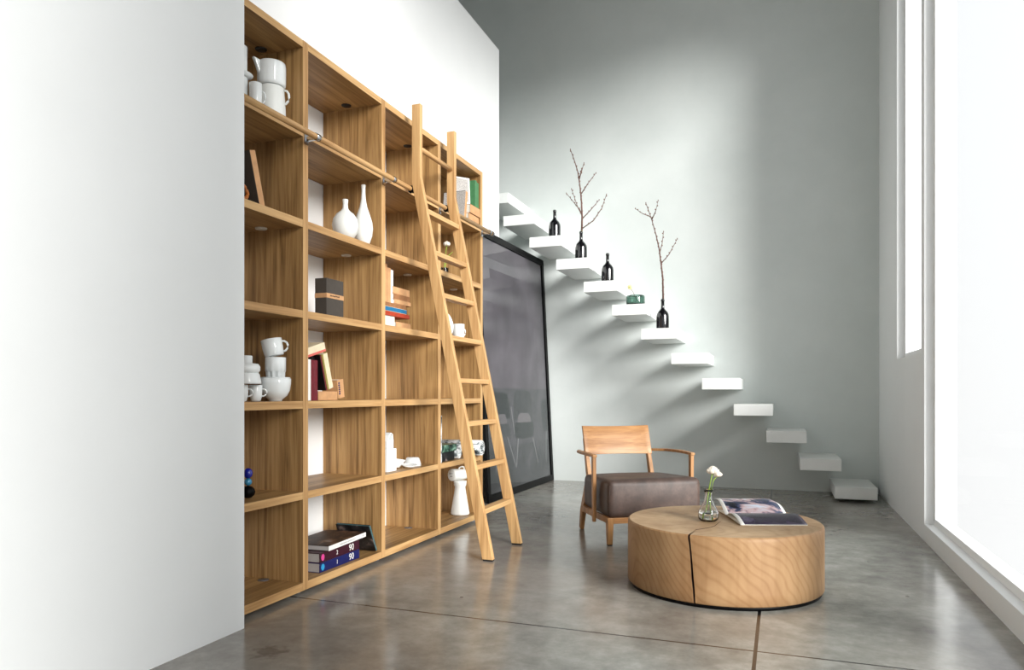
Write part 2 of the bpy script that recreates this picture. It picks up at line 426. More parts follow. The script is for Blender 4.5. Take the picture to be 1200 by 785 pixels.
# ------------------------------------------------------------------ room shell
XW = -2.765      # face of the tall white partition behind the bookcase
YB = 8.40        # back wall
XR = 0.95        # window wall
ZC = 6.2
bm = BM(); box(bm, -5.2, XR+0.2, -4.2, YB+0.2, -0.15, 0.0); struct('floor', bm, 'concrete', 'polished grey concrete floor with saw cut joints')
bm = BM(); box(bm, -5.2, XR+0.2, YB, YB+0.2, 0.0, ZC); struct('wall_back', bm, 'plaster', 'cool white plastered back wall carrying the floating stair')
bm = BM(); box(bm, -4.6, XW, -4.0, 7.05, 0.0, 4.63); struct('wall_left', bm, 'white', 'bright white partition wall behind the bookcase')
bm = BM(); box(bm, XW+0.001, -2.25, -4.0, 2.62, 0.0, 4.63); struct('wall_pier', bm, 'white', 'white wall pier at the left end of the bookcase')
bm = BM(); box(bm, -5.2, -5.0, -4.0, YB, 0.0, ZC); struct('wall_far_left', bm, 'plaster')
bm = BM(); box(bm, -5.2, XR+0.2, -4.2, -4.0, 0.0, ZC); struct('wall_rear', bm, 'white')
bm = BM(); box(bm, -5.2, XR+0.2, -4.2, YB+0.2, ZC, ZC+0.15); struct('ceiling', bm, 'ceiling')
# window wall: three tall openings
WIN = [(-3.4, -0.9, .12), (1.1, 3.2, .12), (3.5, 5.85, .12), (5.97, 7.15, 1.35)]
ZW1 = 5.4
bm = BM()
ys = [-4.0]+[v for w in WIN for v in w[:2]]+[YB]
for i in range(0, len(ys), 2): box(bm, XR, XR+0.2, ys[i], ys[i+1], 0.0, ZC)
for a, b, ZW0 in WIN:
    box(bm, XR, XR+0.2, a, b, 0.0, ZW0); box(bm, XR, XR+0.2, a, b, ZW1, ZC)
struct('wall_right', bm, 'white')
for i, (a, b, ZW0) in enumerate(WIN):
    bm = BM(); t = 0.045
    box(bm, XR+0.06, XR+0.13, a, b, ZW0, ZW0+t); box(bm, XR+0.06, XR+0.13, a, b, ZW1-t, ZW1)
    box(bm, XR+0.06, XR+0.13, a, a+t, ZW0+t, ZW1-t); box(bm, XR+0.06, XR+0.13, b-t, b, ZW0+t, ZW1-t)
    w = struct('window_%d' % (i+1), bm, 'white', 'tall daylight window with a white frame in the right wall')
    bm = BM(); box(bm, XR+0.09, XR+0.096, a+t, b-t, ZW0+t, ZW1-t); obj('pane', bm, 'pane', w)

# ------------------------------------------------------------------ bookcase
XF, XBk = -2.332, -2.762
TK = 0.044
UP = [2.644, 3.178, 3.969, 4.761, 5.552]
TOPS = [0.065, 0.537, 1.009, 1.481, 1.953, 2.425]
bc = thing('bookcase', 'tall oak open bookcase running along the white wall', 'bookcase', (XF, UP[0], 0))
ox, oy = XF, UP[0]
def lit_edge(bm):      # paler oak on front edges: the stronger daylight there is painted in
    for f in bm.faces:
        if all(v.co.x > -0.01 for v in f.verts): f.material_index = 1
for y in UP:
    bm = BM(); box(bm, XBk-ox, 0, y-TK/2-oy, y+TK/2-oy, 0.022, 2.887); lit_edge(bm); obj('upright', bm, ['panel_z', 'oak_z'], bc, bevel=0.002)
    for fx in (-0.05, -0.38):
        bm = BM(); lathe(bm, [(0, 0), (0.013, 0), (0.013, 0.008), (0.007, 0.01), (0.007, 0.024), (0, 0.024)], 12, Matrix.Translation((fx, y-oy, 0)))
        obj('levelling_foot', bm, 'steel', bc)
for i in range(4):
    y0, y1 = UP[i]+TK/2-oy, UP[i+1]-TK/2-oy
    for j, z in enumerate(TOPS):
        bm = BM(); box(bm, XBk-ox, -0.001, y0, y1, z-(0.040 if j else 0.043), z); lit_edge(bm); obj('shelf', bm, ['panel_y', 'oak_y'], bc, bevel=0.0015)
    bm = BM(); box(bm, XBk-ox, -0.001, y0, y1, 2.848, 2.886); lit_edge(bm); obj('top_panel', bm, ['panel_y', 'oak_y'], bc, bevel=0.0015)
    gx, gy = -2.55-ox, y1-0.06
    bm = BM(); lathe(bm, [(0, 2.842), (0.028, 2.842), (0.031, 2.848), (0, 2.848)], 24, Matrix.Translation((gx, gy, 0))); obj('cable_grommet', bm, 'grommet_shaded', bc)
    bm = BM(); lathe(bm, [(0, 1.905), (0.028, 1.905), (0.031, 1.913), (0, 1.913)], 24, Matrix.Translation((gx, gy, 0))); o = obj('cable_grommet', bm, 'grommet', bc); o['label'] = 'pale disc under the shelf'
    bm = BM(); lathe(bm, [(0, 0.0655), (0.03, 0.0655), (0.028, 0.069), (0, 0.069)], 24, Matrix.Translation((gx-0.01, gy+0.03, 0))); o = obj('cable_grommet', bm, 'steel', bc); o['label'] = 'grey metal disc in the bottom board'
RX, RZ, RR = -2.262-ox, 2.379, 0.0155
bm = BM(); tube(bm, [(RX, 2.621-oy, RZ), (RX, 5.60-oy, RZ)], RR, 20); rail = obj('ladder_rail', bm, 'oak_y', bc)
for y in UP[1:]:
    bm = BM(); yy = y-oy
    tube(bm, [(RX, yy-0.016, RZ), (RX, yy+0.016, RZ)], RR+0.0035, 20)
    box(bm, 0.0, RX-RR*0.6, yy-0.008, yy+0.008, RZ-0.014, RZ+0.008)
    box(bm, 0.0, 0.006, yy-0.016, yy+0.016, RZ-0.03, RZ+0.024)
    obj('rail_bracket', bm, 'chrome', rail)
bm = BM(); tube(bm, [(RX, 5.60-oy, RZ), (RX, 5.618-oy, RZ)], RR+0.005, 20); obj('rail_end_cap', bm, 'steel', rail)

# ------------------------------------------------------------------ ladder
ld = thing('library_ladder', 'oak library ladder hooked on the bookcase rail and leaning out to the floor', 'ladder', (-1.72, 4.19, 0))
lx, ly = -1.72, 4.19
prof = [(-2.253, 2.925), (-2.192, 2.925), (-2.192, 2.455), (-1.686, 0.010), (-1.758, 0.010), (-2.253, 2.42)]
for y0 in (4.190, 4.715):
    bm = BM(); prism(bm, [(x-lx, z) for x, z in prof], 1, y0-ly, y0+0.036-ly); obj('side_rail', bm, 'oak_z', ld, bevel=0.003)
    bm = BM(); box(bm, -1.754-lx, -1.690-lx, y0+0.003-ly, y0+0.033-ly, 0.0, 0.012); obj('rubber_foot', bm, 'rubber', ld)
    bm = BM()
    tube(bm, [(-2.262-lx+0.022*math.cos(a), y0+0.018-ly, 2.379+0.022*math.sin(a)) for a in [PI*1.75+PI*1.2*k/8-PI*1.5 for k in range(9)]], 0.005, 8)
    tube(bm, [(-2.262-lx, y0-0.006-ly, 2.379), (-2.262-lx, y0+0.042-ly, 2.379)], 0.0185, 14)
    obj('rail_hook', bm, 'black', ld)
dx = (2.455-0.01); sl = (-1.686+2.192)/dx
for k in range(8):
    zt = 0.318+0.276*k
    xf = -1.686-(zt-0.01)*sl
    bm = BM(); box(bm, xf-0.066-lx, xf-0.004-lx, 4.225-ly, 4.716-ly, zt-0.032, zt); obj('tread', bm, 'oak_y', ld, bevel=0.003)
bm = BM(); tube(bm, [(-2.222-lx, 4.224-ly, 2.652), (-2.222-lx, 4.717-ly, 2.652)], 0.0165, 18); obj('top_rung', bm, 'oak_y', ld)

# ------------------------------------------------------------------ framed picture leaning on the partition
pf = thing('framed_picture', 'huge black framed dark photograph of chairs leaning beyond the bookcase', 'picture', (-2.595, 6.38, 0))
PW, PH = 2.005, 2.66
lean = math.atan2(0.135, 2.65); yaw = math.atan2(0.03, 2.0)
# local frame: x = towards the room, y = along, z = up
R = Matrix.Rotation(-yaw, 4, 'Z') @ Matrix.Rotation(-lean, 4, 'Y')
pf.matrix_basis = Matrix.Translation((-2.612, 6.38, 0.002)) @ R
fw = 0.07
bm = BM()
box(bm, -0.02, 0.006, 0, PW, 0, fw); box(bm, -0.02, 0.006, 0, PW, PH-fw, PH)
box(bm, -0.02, 0.006, 0, fw, fw, PH-fw); box(bm, -0.02, 0.006, PW-fw, PW, fw, PH-fw)
obj('frame', bm, 'black', pf, bevel=0.002)
bm = BM()
def quad(bm, pts, x, mi):
    f = bm.faces.new([bm.verts.new((x, y, z)) for y, z in pts]); f.material_index = mi
def P(pts): return [(y-6.38, z) for y, z in pts]
quad(bm, [(fw, 1.10), (PW-fw, 1.10), (PW-fw, PH-fw), (fw, PH-fw)], -0.012, 0)
quad(bm, [(fw, 0.50), (PW-fw, 0.50), (PW-fw, 1.10), (fw, 1.10)], -0.012, 1)
quad(bm, [(fw, fw), (PW-fw, fw), (PW-fw, 0.50), (fw, 0.50)], -0.012, 2)
CH = [(P([(7.18, .762), (7.20, .95), (7.225, 1.05), (7.296, 1.079), (7.669, 1.076), (7.74, 1.04), (7.77, .93), (7.753, .741)]), 4),
      (P([(7.297, .733), (7.30, .79), (7.35, .825), (7.442, .838), (7.633, .825), (7.70, .79), (7.712, .717)]), 5),
      (P([(7.234, .737), (7.776, .727), (7.81, .653), (7.76, .565), (7.50, .553), (7.227, .571), (7.187, .617), (7.19, .70)]), 3),
      (P([(7.279, .568), (7.305, .566), (7.207, .265), (7.187, .267)]), 6), (P([(7.742, .55), (7.765, .55), (7.899, .257), (7.88, .257)]), 6),
      (P([(7.11, .907), (7.13, .906), (7.195, .616), (7.178, .617)]), 6),
      (P([(6.60, 1.03), (6.66, 1.06), (6.951, 1.058), (7.03, 1.03), (7.07, .93), (7.082, .785), (6.62, .797)]), 3),
      (P([(6.70, .795), (6.72, .825), (6.80, .838), (6.94, .835), (6.97, .79), (6.98, .737), (6.72, .738)]), 5),
      (P([(6.66, .735), (7.02, .733), (7.08, .678), (7.06, .62), (7.02, .60), (6.70, .606), (6.63, .66)]), 4),
      (P([(6.969, .60), (6.99, .60), (7.197, .269), (7.18, .269)]), 6), (P([(6.72, .60), (6.74, .60), (6.64, .27), (6.62, .27)]), 6),
      (P([(8.075, .80), (8.085, .95), (8.15, .99), (8.30, .98), (8.30, .60), (8.12, .60)]), 3),
      (P([(8.215, .60), (8.24, .60), (8.178, .24), (8.158, .243)]), 6)]
for k, (pts, mi) in enumerate(CH): quad(bm, pts, -0.0115+0.0002*k, mi)
obj('print', bm, ['pic_upper', 'pic_band', 'pic_lower', 'pic_chair', 'pic_chair2', 'pic_pad', 'pic_leg'], pf)
bm = BM(); box(bm, -0.006, -0.004, fw-0.002, PW-fw+0.002, fw-0.002, PH-fw+0.002); obj('glass_sheet', bm, 'picglass', pf)
bm = BM(); box(bm, -0.02, -0.013, fw-0.004, PW-fw+0.004, fw-0.004, PH-fw+0.004); obj('backing_board', bm, 'black', pf)

# ------------------------------------------------------------------ floating stair
WST = 0.372
names = ['uppermost visible floating white step, partly hidden behind the partition corner',
         'floating white step, second from the top of the stair, empty',
         'floating white step carrying the highest black bottle',
         'floating white step carrying the black bottle with the many-forked twig',
         'floating white step carrying the bare black bottle beside the round glass bowl',
         'floating white step carrying the smoky glass bowl with a yellow flower',
         'floating white step carrying the lowest black bottle with the bent twig',
         'empty floating white step just below the lowest bottle',
         'empty floating white step, second below the lowest bottle',
         'empty floating white step, third below the lowest bottle, above the table flowers',
         'empty floating white step, fourth below the lowest bottle',
         'low floating white step near the window wall, second from the floor',
         'lowest floating white step just above the floor by the window wall']
SX = [-3.258+0.3115*i for i in range(13)]
SZ = [3.311-0.2635*i for i in range(13)]
st0 = None
for i in range(13):
    if SX[i]+WST > XR: continue
    if st0 is None:
        bm = BM(); box(bm, 0, WST, 7.64-YB, -0.002, -0.115, 0); st0 = obj('floating_step', bm, 'step', None, bevel=0.003); o = st0
    else:
        o = st0.copy(); C.objects.link(o)
    o.location = (SX[i], YB, SZ[i]); tag(o, names[i], 'stair step', 'floating steps of the white stair')
def stepz(i): return SZ[i]

# bottles and twigs
BP = [(0, 0), (.060, 0), (.066, .006), (.067, .02), (.067, .135), (.063, .160), (.050, .186), (.030, .206), (.0195, .222), (.0175, .24), (.0175, .295), (.0205, .297), (.0205, .310), (.0165, .322), (.0125, .322), (.0125, .28), (0, .28)]
BX = [(-2.389, 2, 'black glass bottle without a twig, highest of the four on the stair'), (-2.083, 3, 'black glass bottle holding the many-forked twig'),
      (-1.785, 4, 'bare black glass bottle one step above the round glass bowl'), (-1.188, 6, 'lowest black glass bottle on the stair, holding the bent twig')]
b0 = None
for x, i, lab in BX:
    if b0 is None: bm = BM(); lathe(bm, BP, 40); b0 = obj('glass_bottle', bm, 'bottle'); o = b0
    else: o = b0.copy(); C.objects.link(o)
    o.location = (x, 7.80, stepz(i)+0.0005); tag(o, lab, 'bottle', 'black bottles on the stair')
def twig(name, label, loc, brs, r0):
    bm = BM()
    for bi, br in enumerate(brs):
        n = len(br)
        pts = []
        # stick wobbles a little in depth so it is no flat drawing
        for k in range(n):
            x, z = br[k]
            base = 0 if bi == 0 else 0.035*math.sin(bi*2.3)
            pts.append(Vector((x, base*(k/(n-1))*(1 if bi else 0)+(0.012*math.sin(k*1.7) if bi == 0 and k > 1 else 0), z)))
        if bi:  # root of a side shoot sits on the main stem
            m = brs[0]; z0 = pts[0].z
            for a in range(len(m)-1):
                if m[a][1] <= z0 <= m[a+1][1]:
                    tt = (z0-m[a][1])/(m[a+1][1]-m[a][1]); ya = (0.012*math.sin(a*1.7) if a > 1 else 0); yb = (0.012*math.sin((a+1)*1.7) if a+1 > 1 else 0)
                    off = ya+(yb-ya)*tt
                    pts[0].x = m[a][0]+(m[a+1][0]-m[a][0])*tt
                    for q in pts: q.y += off
        rad = [(r0*(1-0.72*k/(n-1)) if bi == 0 else r0*(0.5-0.28*k/(n-1))) for k in range(n)]
        if bi == 0:
            tube(bm, pts[:2], rad[:2], 7, 2); tube(bm, pts[1:], rad[1:], 7, 0)
        else: tube(bm, pts, rad, 6, 0)
        for k in range(n-1):
            L = (pts[k+1]-pts[k]).length; m_ = max(1, int(L/0.036))
            if bi == 0 and k < 1: continue
            for q in range(m_):
                t = (q+0.5)/m_; pp = pts[k].lerp(pts[k+1], t); s = 1 if q % 2 else -1
                blob(bm, pp+Vector((s*0.0065, 0.003*s, 0.003)), 0.0055, 0.005, 0.0085, 1, 6)
        blob(bm, pts[-1], 0.005, 0.005, 0.01, 1, 6)
    o = obj(name, bm, ['bark', 'bud', 'twiggreen'], None, loc); tag(o, label, 'twig', 'budding twigs in the black bottles'); return o
T1 = [[(0.0, .20), (0.008, 0.327), (0.013, 0.478), (0.008, 0.649), (-0.013, 0.815), (-0.039, 0.987), (-0.074, 1.112), (-0.121, 1.242)],
      [(-0.025, 0.905), (-0.016, 0.96), (0.0, 1.028)], [(-0.022, 0.897), (0.01, 0.989), (0.039, 1.067)], [(0.004, 0.73), (0.078, 0.85), (0.164, 0.957)],
      [(-0.005, 0.52), (-0.039, 0.596), (-0.17, 0.761)], [(0.0, 0.50), (-0.03, 0.58), (-0.1, 0.792)], [(0.013, 0.458), (0.107, 0.555), (0.197, 0.66)],
      [(0.010, 0.35), (0.143, 0.431), (0.237, 0.557), (0.289, 0.699)]]
T2 = [[(0.0, .20), (0.006, 0.312), (0.002, 0.543), (-0.016, 0.711), (-0.038, 0.864), (-0.071, 1.012), (-0.117, 1.185), (-0.177, 1.359)],
      [(-0.125, 1.209), (-0.214, 1.252), (-0.295, 1.317)], [(-0.112, 1.175), (-0.071, 1.255), (-0.041, 1.365)],
      [(-0.030, 0.82), (-0.007, 0.916), (0.006, 1.044)], [(-0.016, 0.70), (0.067, 0.79), (0.154, 0.953)]]
twig('budding_twig', 'budding bare twig with seven side shoots in the second bottle down', (-2.083, 7.80, stepz(3)), T1, 0.0125)
twig('budding_twig', 'budding bare twig bent to the left in the lowest bottle', (-1.188, 7.80, stepz(6)), T2, 0.0115)
# round glass bowl with flower
t = thing('glass_bowl', 'round smoky green glass bowl on a stair step', 'bowl', (-1.478, 7.80, stepz(5)+.0005))
bm = BM(); lathe(bm, [(0, 0), (.088, 0), (.098, .006), (.1, .02), (.1, .088), (.094, .108), (.05, .118), (.047, .112), (.088, .103), (.092, .085), (.092, .022), (.086, .016), (0, .016)], 40)
obj('bowl_body', bm, 'smoke', t)
t = thing('cut_flower', 'small pale yellow flower on a thin stem in the smoky glass bowl', 'flower', (-1.478, 7.80, stepz(5)+.0005))
bm = BM(); tube(bm, [(.02, 0, .02), (-.004, 0, .10), (-.025, 0, .145), (-.052, 0, .185)], .0035, 6); obj('stem', bm, 'bark', t)
bm = BM()
for r_, n_, zz in ((.018, 9, 0), (.011, 7, .004)):
    for k in range(n_):
        a = k*2*PI/n_
        blob(bm, (-.058+r_*math.cos(a), -.010-zz, .200+r_*math.sin(a)), .011, .007, .011, 0, 8)
blob(bm, (-.058, -.020, .201), .007, .005, .007, 1, 8)
obj('bloom', bm, ['petaly', 'stem'], t)

# ------------------------------------------------------------------ armchair
th = math.radians(-30.5)   # turn of the chair
ch = thing('armchair', 'low oak armchair with a thick brown leather seat behind the round log table', 'armchair', (-1.118, 4.896, 0), math.radians(34))
# local: x to the viewer's right, y to the back, origin at the front left foot
CW = 0.705
def leg(pts, w, h, side=(1, 0, 0)):
    bm = BM(); bar(bm, pts, w, h, side); return bm
# front legs
for x in (0.022, CW-0.022):
    obj('front_leg', leg([(x, 0.025, 0.006), (x, 0.022, 0.19)], [.034, .046], [.034, .046]), 'chair_z', ch, bevel=.003)
    bm = BM(); box(bm, x-.015, x+.015, .01, .04, 0, .008); obj('foot_pad', bm, 'rubber', ch)
# rear legs sweep back at the foot and lean back above the seat
for s, x, xt in ((0, 0.040, 0.080), (1, CW-0.050, CW-0.108)):
    obj('rear_leg', leg([(x, .665, .004), (x, .625, .15), (x+(xt-x)*.5, .60, .30), (xt, .61, .42), (xt, .655, .56), (xt, .707, .70)],
                        [.03, .034, .034, .032, .030, .026], [.040, .056, .060, .050, .040, .026]), 'chair_z', ch, bevel=.003)
# seat frame rails
bm = BM(); box(bm, .045, CW-.045, .004, .030, .150, .190); obj('seat_rail', bm, 'chair_x', ch, bevel=.002)
bm = BM(); box(bm, .045, CW-.045, .585, .610, .150, .190); obj('seat_rail', bm, 'chair_x', ch, bevel=.002)
for x in (0.016, CW-0.038):
    bm = BM(); box(bm, x, x+.022, .045, .60, .145, .190); obj('seat_rail', bm, 'chair_z', ch, bevel=.002)
# arms: front post plus bowed arm rail
for s in (-1, 1):
    xc = CW/2; e = lambda d: xc+s*(CW/2+d)
    obj('arm_post', leg([(e(.026), .205, .135), (e(.026), .205, .35), (e(.028), .205, .595)], [.022, .024, .026], [.034, .036, .038]), 'chair_z', ch, bevel=.003)
    obj('armrest', leg([(e(.028), .180, .603), (e(.034), .30, .607), (e(.032), .44, .608), (e(.008), .58, .605), (e(-.030 if s < 0 else -.080), .690, .600)],
                       [.034, .040, .044, .038, .026], [.020]*5), 'chair_z', ch, bevel=.004)
# curved back board
bm = BM(); N = 14; rows = [(.575, .655), (.64, .68), (.71, .705), (.788, .735)]
def bp(i, z, y, d):
    u = i/N; x = .006+(CW-.012-.0)*u
    # the board narrows slightly and is hollow towards the sitter
    x = CW/2-.012+(x-CW/2)*.80
    return Vector((x, y-.030*(2*u-1)**2+d, z+(.006*(2*u-1)**2 if z > .7 else -.004*(2*u-1)**2)))
F = [[bm.verts.new(bp(i, z, y+.008, 0)) for i in range(N+1)] for z, y in rows]
K = [[bm.verts.new(bp(i, z, y+.008, .022)) for i in range(N+1)] for z, y in rows]
for r_ in range(len(rows)-1):
    for i in range(N):
        for G, flip in ((F, 0), (K, 1)):
            q = (G[r_][i], G[r_][i+1], G[r_+1][i+1], G[r_+1][i]); f = bm.faces.new(q if not flip else q[::-1]); f.smooth = True
    for i in (0, N): bm.faces.new((F[r_][i], F[r_+1][i], K[r_+1][i], K[r_][i]))
for r_ in (0, len(rows)-1):
    for i in range(N): bm.faces.new((F[r_][i], F[r_][i+1], K[r_][i+1], K[r_][i]))
obj('back_board', bm, 'chair_x', ch, bevel=.003)
# cushion: soft box with a crowned top
bm = BM(); nx, ny, nz = 16, 14, 6
cx0, cx1, cy0, cy1, cz0, cz1 = .003, CW-.003, -.004, .60, .188, .452
def cush(u, v, w):
    x = cx0+(cx1-cx0)*u; y = cy0+(cy1-cy0)*v; z = cz0+(cz1-cz0)*w
    a, b, c = 2*u-1, 2*v-1, 2*w-1
    z += .016*(1-a*a)*(1-b*b*.8)*max(0, c)          # crown
    z -= .024*v*max(0, c)
    y -= .016*(1-a*a*.7)*(1-c*c)*(1 if b < 0 else -.3)*abs(b)
    x += .012*a*(1-c*c)*(1-b*b)
    x = CW/2+(x-CW/2)*(1-.09*v)
    return Vector((x, y, z))
def face_grid(fn, n, m):
    g = [[fn(i/n, j/m) for j in range(m+1)] for i in range(n+1)]
    for i in range(n):
        for j in range(m): f = bm.faces.new((g[i][j], g[i+1][j], g[i+1][j+1], g[i][j+1])); f.smooth = True
cache = {}
def V(u, v, w):
    k = (round(u, 4), round(v, 4), round(w, 4))
    if k not in cache: cache[k] = bm.verts.new(cush(*k))
    return cache[k]
face_grid(lambda a, b: V(a, b, 1), nx, ny); face_grid(lambda a, b: V(a, b, 0), nx, ny)
face_grid(lambda a, b: V(a, 0, b), nx, nz); face_grid(lambda a, b: V(a, 1, b), nx, nz)
face_grid(lambda a, b: V(0, a, b), ny, nz); face_grid(lambda a, b: V(1, a, b), ny, nz)
cu = obj('seat_cushion', bm, 'leather', ch, bevel=.045, segs=5); cu.modifiers['bevel'].angle_limit = 1.0
for f in cu.data.polygons: f.use_smooth = True
for x in (cx0+.012, cx1-.012):
    bm = BM(); tube(bm, [(x, cy0+.006, z) for z in (cz0+.02, .28, .34, cz1-.04)], .0028, 6); obj('piping', bm, 'leather', cu)

# ------------------------------------------------------------------ log coffee table
tb = thing('coffee_table', 'round low solid log coffee table with a vertical crack', 'table', (-.304, 4.150, 0))
RT, ZT = .516, .353
ac = math.atan2(-3.60-0.02+3.0, -.1)  # placeholder, set below
# the crack faces the viewer, a little left of the middle
ac = math.radians(-103.5)
bm = BM(); NS = 120
def ringpts(z, r, wob, width, depth):
    out = []
    a_c = ac+wob
    for k in range(NS):
        a = ac+wob+2*PI*(k+0.5)/NS
        out.append((r*math.cos(a), r*math.sin(a)))
    # notch: three vertices close the circle at the crack (last is at a_c - half step, first at a_c + half step)
    h = width/2/r
    n1 = (r*math.cos(a_c-h), r*math.sin(a_c-h)); n3 = (r*math.cos(a_c+h), r*math.sin(a_c+h))
    n2 = ((r-depth)*math.cos(a_c-.05), (r-depth)*math.sin(a_c-.05))
    return out[:-0 or None]+[n1, n2, n3]
levels = [(.018, RT-.006, .050, .008), (.024, RT, .048, .008), (.08, RT, .042, .010), (.14, RT, .030, .011), (.20, RT, .022, .010), (.26, RT, .012, .009), (.30, RT, .004, .009), (.335, RT, -.006, .010), (.347, RT-.002, -.008, .010), (ZT, RT-.009, -.008, .010)]
rings = []
for z, r, wob, w in levels: rings.append([bm.verts.new((x, y, z)) for x, y in ringpts(z, r, wob, w, .16)])
n = NS+3
for i in range(len(rings)-1):
    for k in range(n):
        f = bm.faces.new((rings[i][k], rings[i][(k+1) % n], rings[i+1][(k+1) % n], rings[i+1][k]))
        f.material_index = 2 if k in (NS, NS+1) else 0
        f.smooth = k not in (NS-1, NS, NS+1, NS+2) and i < len(rings)-3
ft = bm.faces.new(rings[-1]); ft.material_index = 1
bm.faces.new(rings[0][::-1])
bmesh.ops.triangulate(bm, faces=[f for f in bm.faces if len(f.verts) > 4])
obj('log_body', bm, ['log_side', 'log_top', 'crack'], tb)
# hair crack wandering across the top
bm = BM()
pc = []
for k in range(9):
    t_ = k/8; r_ = RT-.15-.30*t_; a = ac-.05-.008+.10*math.sin(t_*5)*t_+.28*t_
    pc.append((r_*math.cos(a), r_*math.sin(a), ZT+.0006))
bar(bm, pc, [.005-.004*k/8 for k in range(9)], .001, (1, 0.2, 0)); obj('hair_crack', bm, 'crack', tb)
bm = BM(); lathe(bm, [(0, 0), (RT-.012, 0), (RT-.010, .019), (0, .019)], 96); obj('plinth', bm, 'black', tb)

# vase with two ranunculus
VX, VY = -.375, 4.085
vz = ZT+.0008
t = thing('bud_vase', 'small clear glass bud vase of water on the log table', 'vase', (VX, VY, vz))
bm = BM(); lathe(bm, [(0, 0), (.040, 0), (.052, .010), (.0565, .030), (.052, .055), (.036, .085), (.022, .115), (.0185, .135), (.0195, .155), (.028, .171), (.0265, .172), (.0165, .155), (.0155, .135), (.019, .115), (.033, .084), (.048, .055), (.0525, .030), (.048, .014), (.036, .008), (0, .008)], 40)
obj('vase_body', bm, 'glass', t)
bm = BM(); lathe(bm, [(0, .0085), (.036, .0085), (.0478, .0145), (.0522, .030), (.0495, .046), (0, .046)], 40); obj('water', bm, 'water', t)
def ranunculus(label, pts, head, r, seed):
    t = thing('ranunculus', label, 'flower', (VX, VY, vz), 0, 'ranunculus blooms in the vase')
    bm = BM(); tube(bm, pts, .0032, 8); obj('stem', bm, 'stem', t)
    rnd = random.Random(seed); bm = BM(); hx, hy, hz = head
    for layer, (rr, nn, zz) in enumerate(((.78, 7, -.1), (.6, 6, .12), (.38, 5, .3), (.15, 3, .42))):
        for k in range(nn):
            a = k*2*PI/nn+layer*.5+rnd.random()*.2
            rot = Matrix.Rotation(a, 4, 'Z') @ Matrix.Rotation(math.radians(38-layer*8), 4, 'Y')
            blob(bm, (hx+r*rr*math.cos(a), hy+r*rr*math.sin(a), hz+zz*r), r*.28, r*.52, r*.5, 0, 8, rot)
    blob(bm, (hx, hy, hz-.42*r), r*.45, r*.45, r*.28, 1, 8)
    obj('bloom', bm, ['petal', 'stem'], t)
ranunculus('larger white ranunculus in the table vase, nearer the armchair', [(-.022, -.01, .016), (-.008, 0, .08), (.000, .004, .15), (.010, .006, .21), (.022, .008, .262)], (.022, .008, .272), .030, 1)
ranunculus('smaller white ranunculus in the table vase, lower and to the right', [(.012, .012, .014), (.008, .006, .10), (.012, .008, .16), (.026, .012, .22), (.045, .016, .246)], (.048, .017, .252), .022, 2)

# open magazine, far page standing up in a curl
t = thing('open_magazine', 'open glossy magazine with a curling page on the log table', 'magazine', (-.202, 3.993, ZT+.001))
gx_, gy_ = Vector((.945, .327, 0)), Vector((-.327, .945, 0))
def page(bm, u0, u1, v0, v1, zf, mi_fn, n=16, m=10, th=.0015):
    A = [[None]*(m+1) for _ in range(n+1)]; Bk = [[None]*(m+1) for _ in range(n+1)]
    for i in range(n+1):
        for j in range(m+1):
            u = u0+(u1-u0)*i/n; v = v0+(v1-v0)*j/m
            p = gx_*u+gy_*v; z = zf(u, v)
            A[i][j] = bm.verts.new((p.x, p.y, z)); Bk[i][j] = bm.verts.new((p.x, p.y, z-th))
    for i in range(n):
        for j in range(m):
            f = bm.faces.new((A[i][j], A[i+1][j], A[i+1][j+1], A[i][j+1])); f.smooth = True; f.material_index = mi_fn((i+.5)/n, (j+.5)/m)
            f = bm.faces.new((Bk[i][j], Bk[i][j+1], Bk[i+1][j+1], Bk[i+1][j])); f.smooth = True; f.material_index = 0
    for i in range(n):
        for j in (0, m): bm.faces.new((A[i][j], A[i+1][j], Bk[i+1][j], Bk[i][j]))
    for j in range(m):
        for i in (0, n): bm.faces.new((A[i][j], A[i][j+1], Bk[i][j+1], Bk[i][j]))
GV = .255
def znear(u, v): return .006+.024*math.sin(PI*min(1, v/GV)*.9)*(1 if v < GV else 0)+.010*(v/GV)
def zfar(u, v):
    t_ = (v-GV)/.23; return .016+.062*math.sin(t_*PI*.62)-.03*max(0, (u-.27)/.08)**2
bm = BM(); page(bm, 0, .35, 0, GV, lambda u, v: znear(u, v), lambda a, b: 0 if a < .06 or b < .04 else 2); obj('lower_page', bm, ['whitecv', 'mag_photo', 'mag_dark'], t)
bm = BM(); page(bm, -.012, .345, GV, GV+.23, zfar, lambda a, b: 0 if a < .09 or a > .93 else 1); obj('upper_page', bm, ['whitecv', 'mag_photo', 'mag_dark'], t)
bm = BM(); page(bm, 0.003, .35, .004, GV+.225, lambda u, v: .005+.006*math.sin(PI*v/.48), lambda a, b: 0, th=.0045); obj('page_block', bm, 'paper', t)

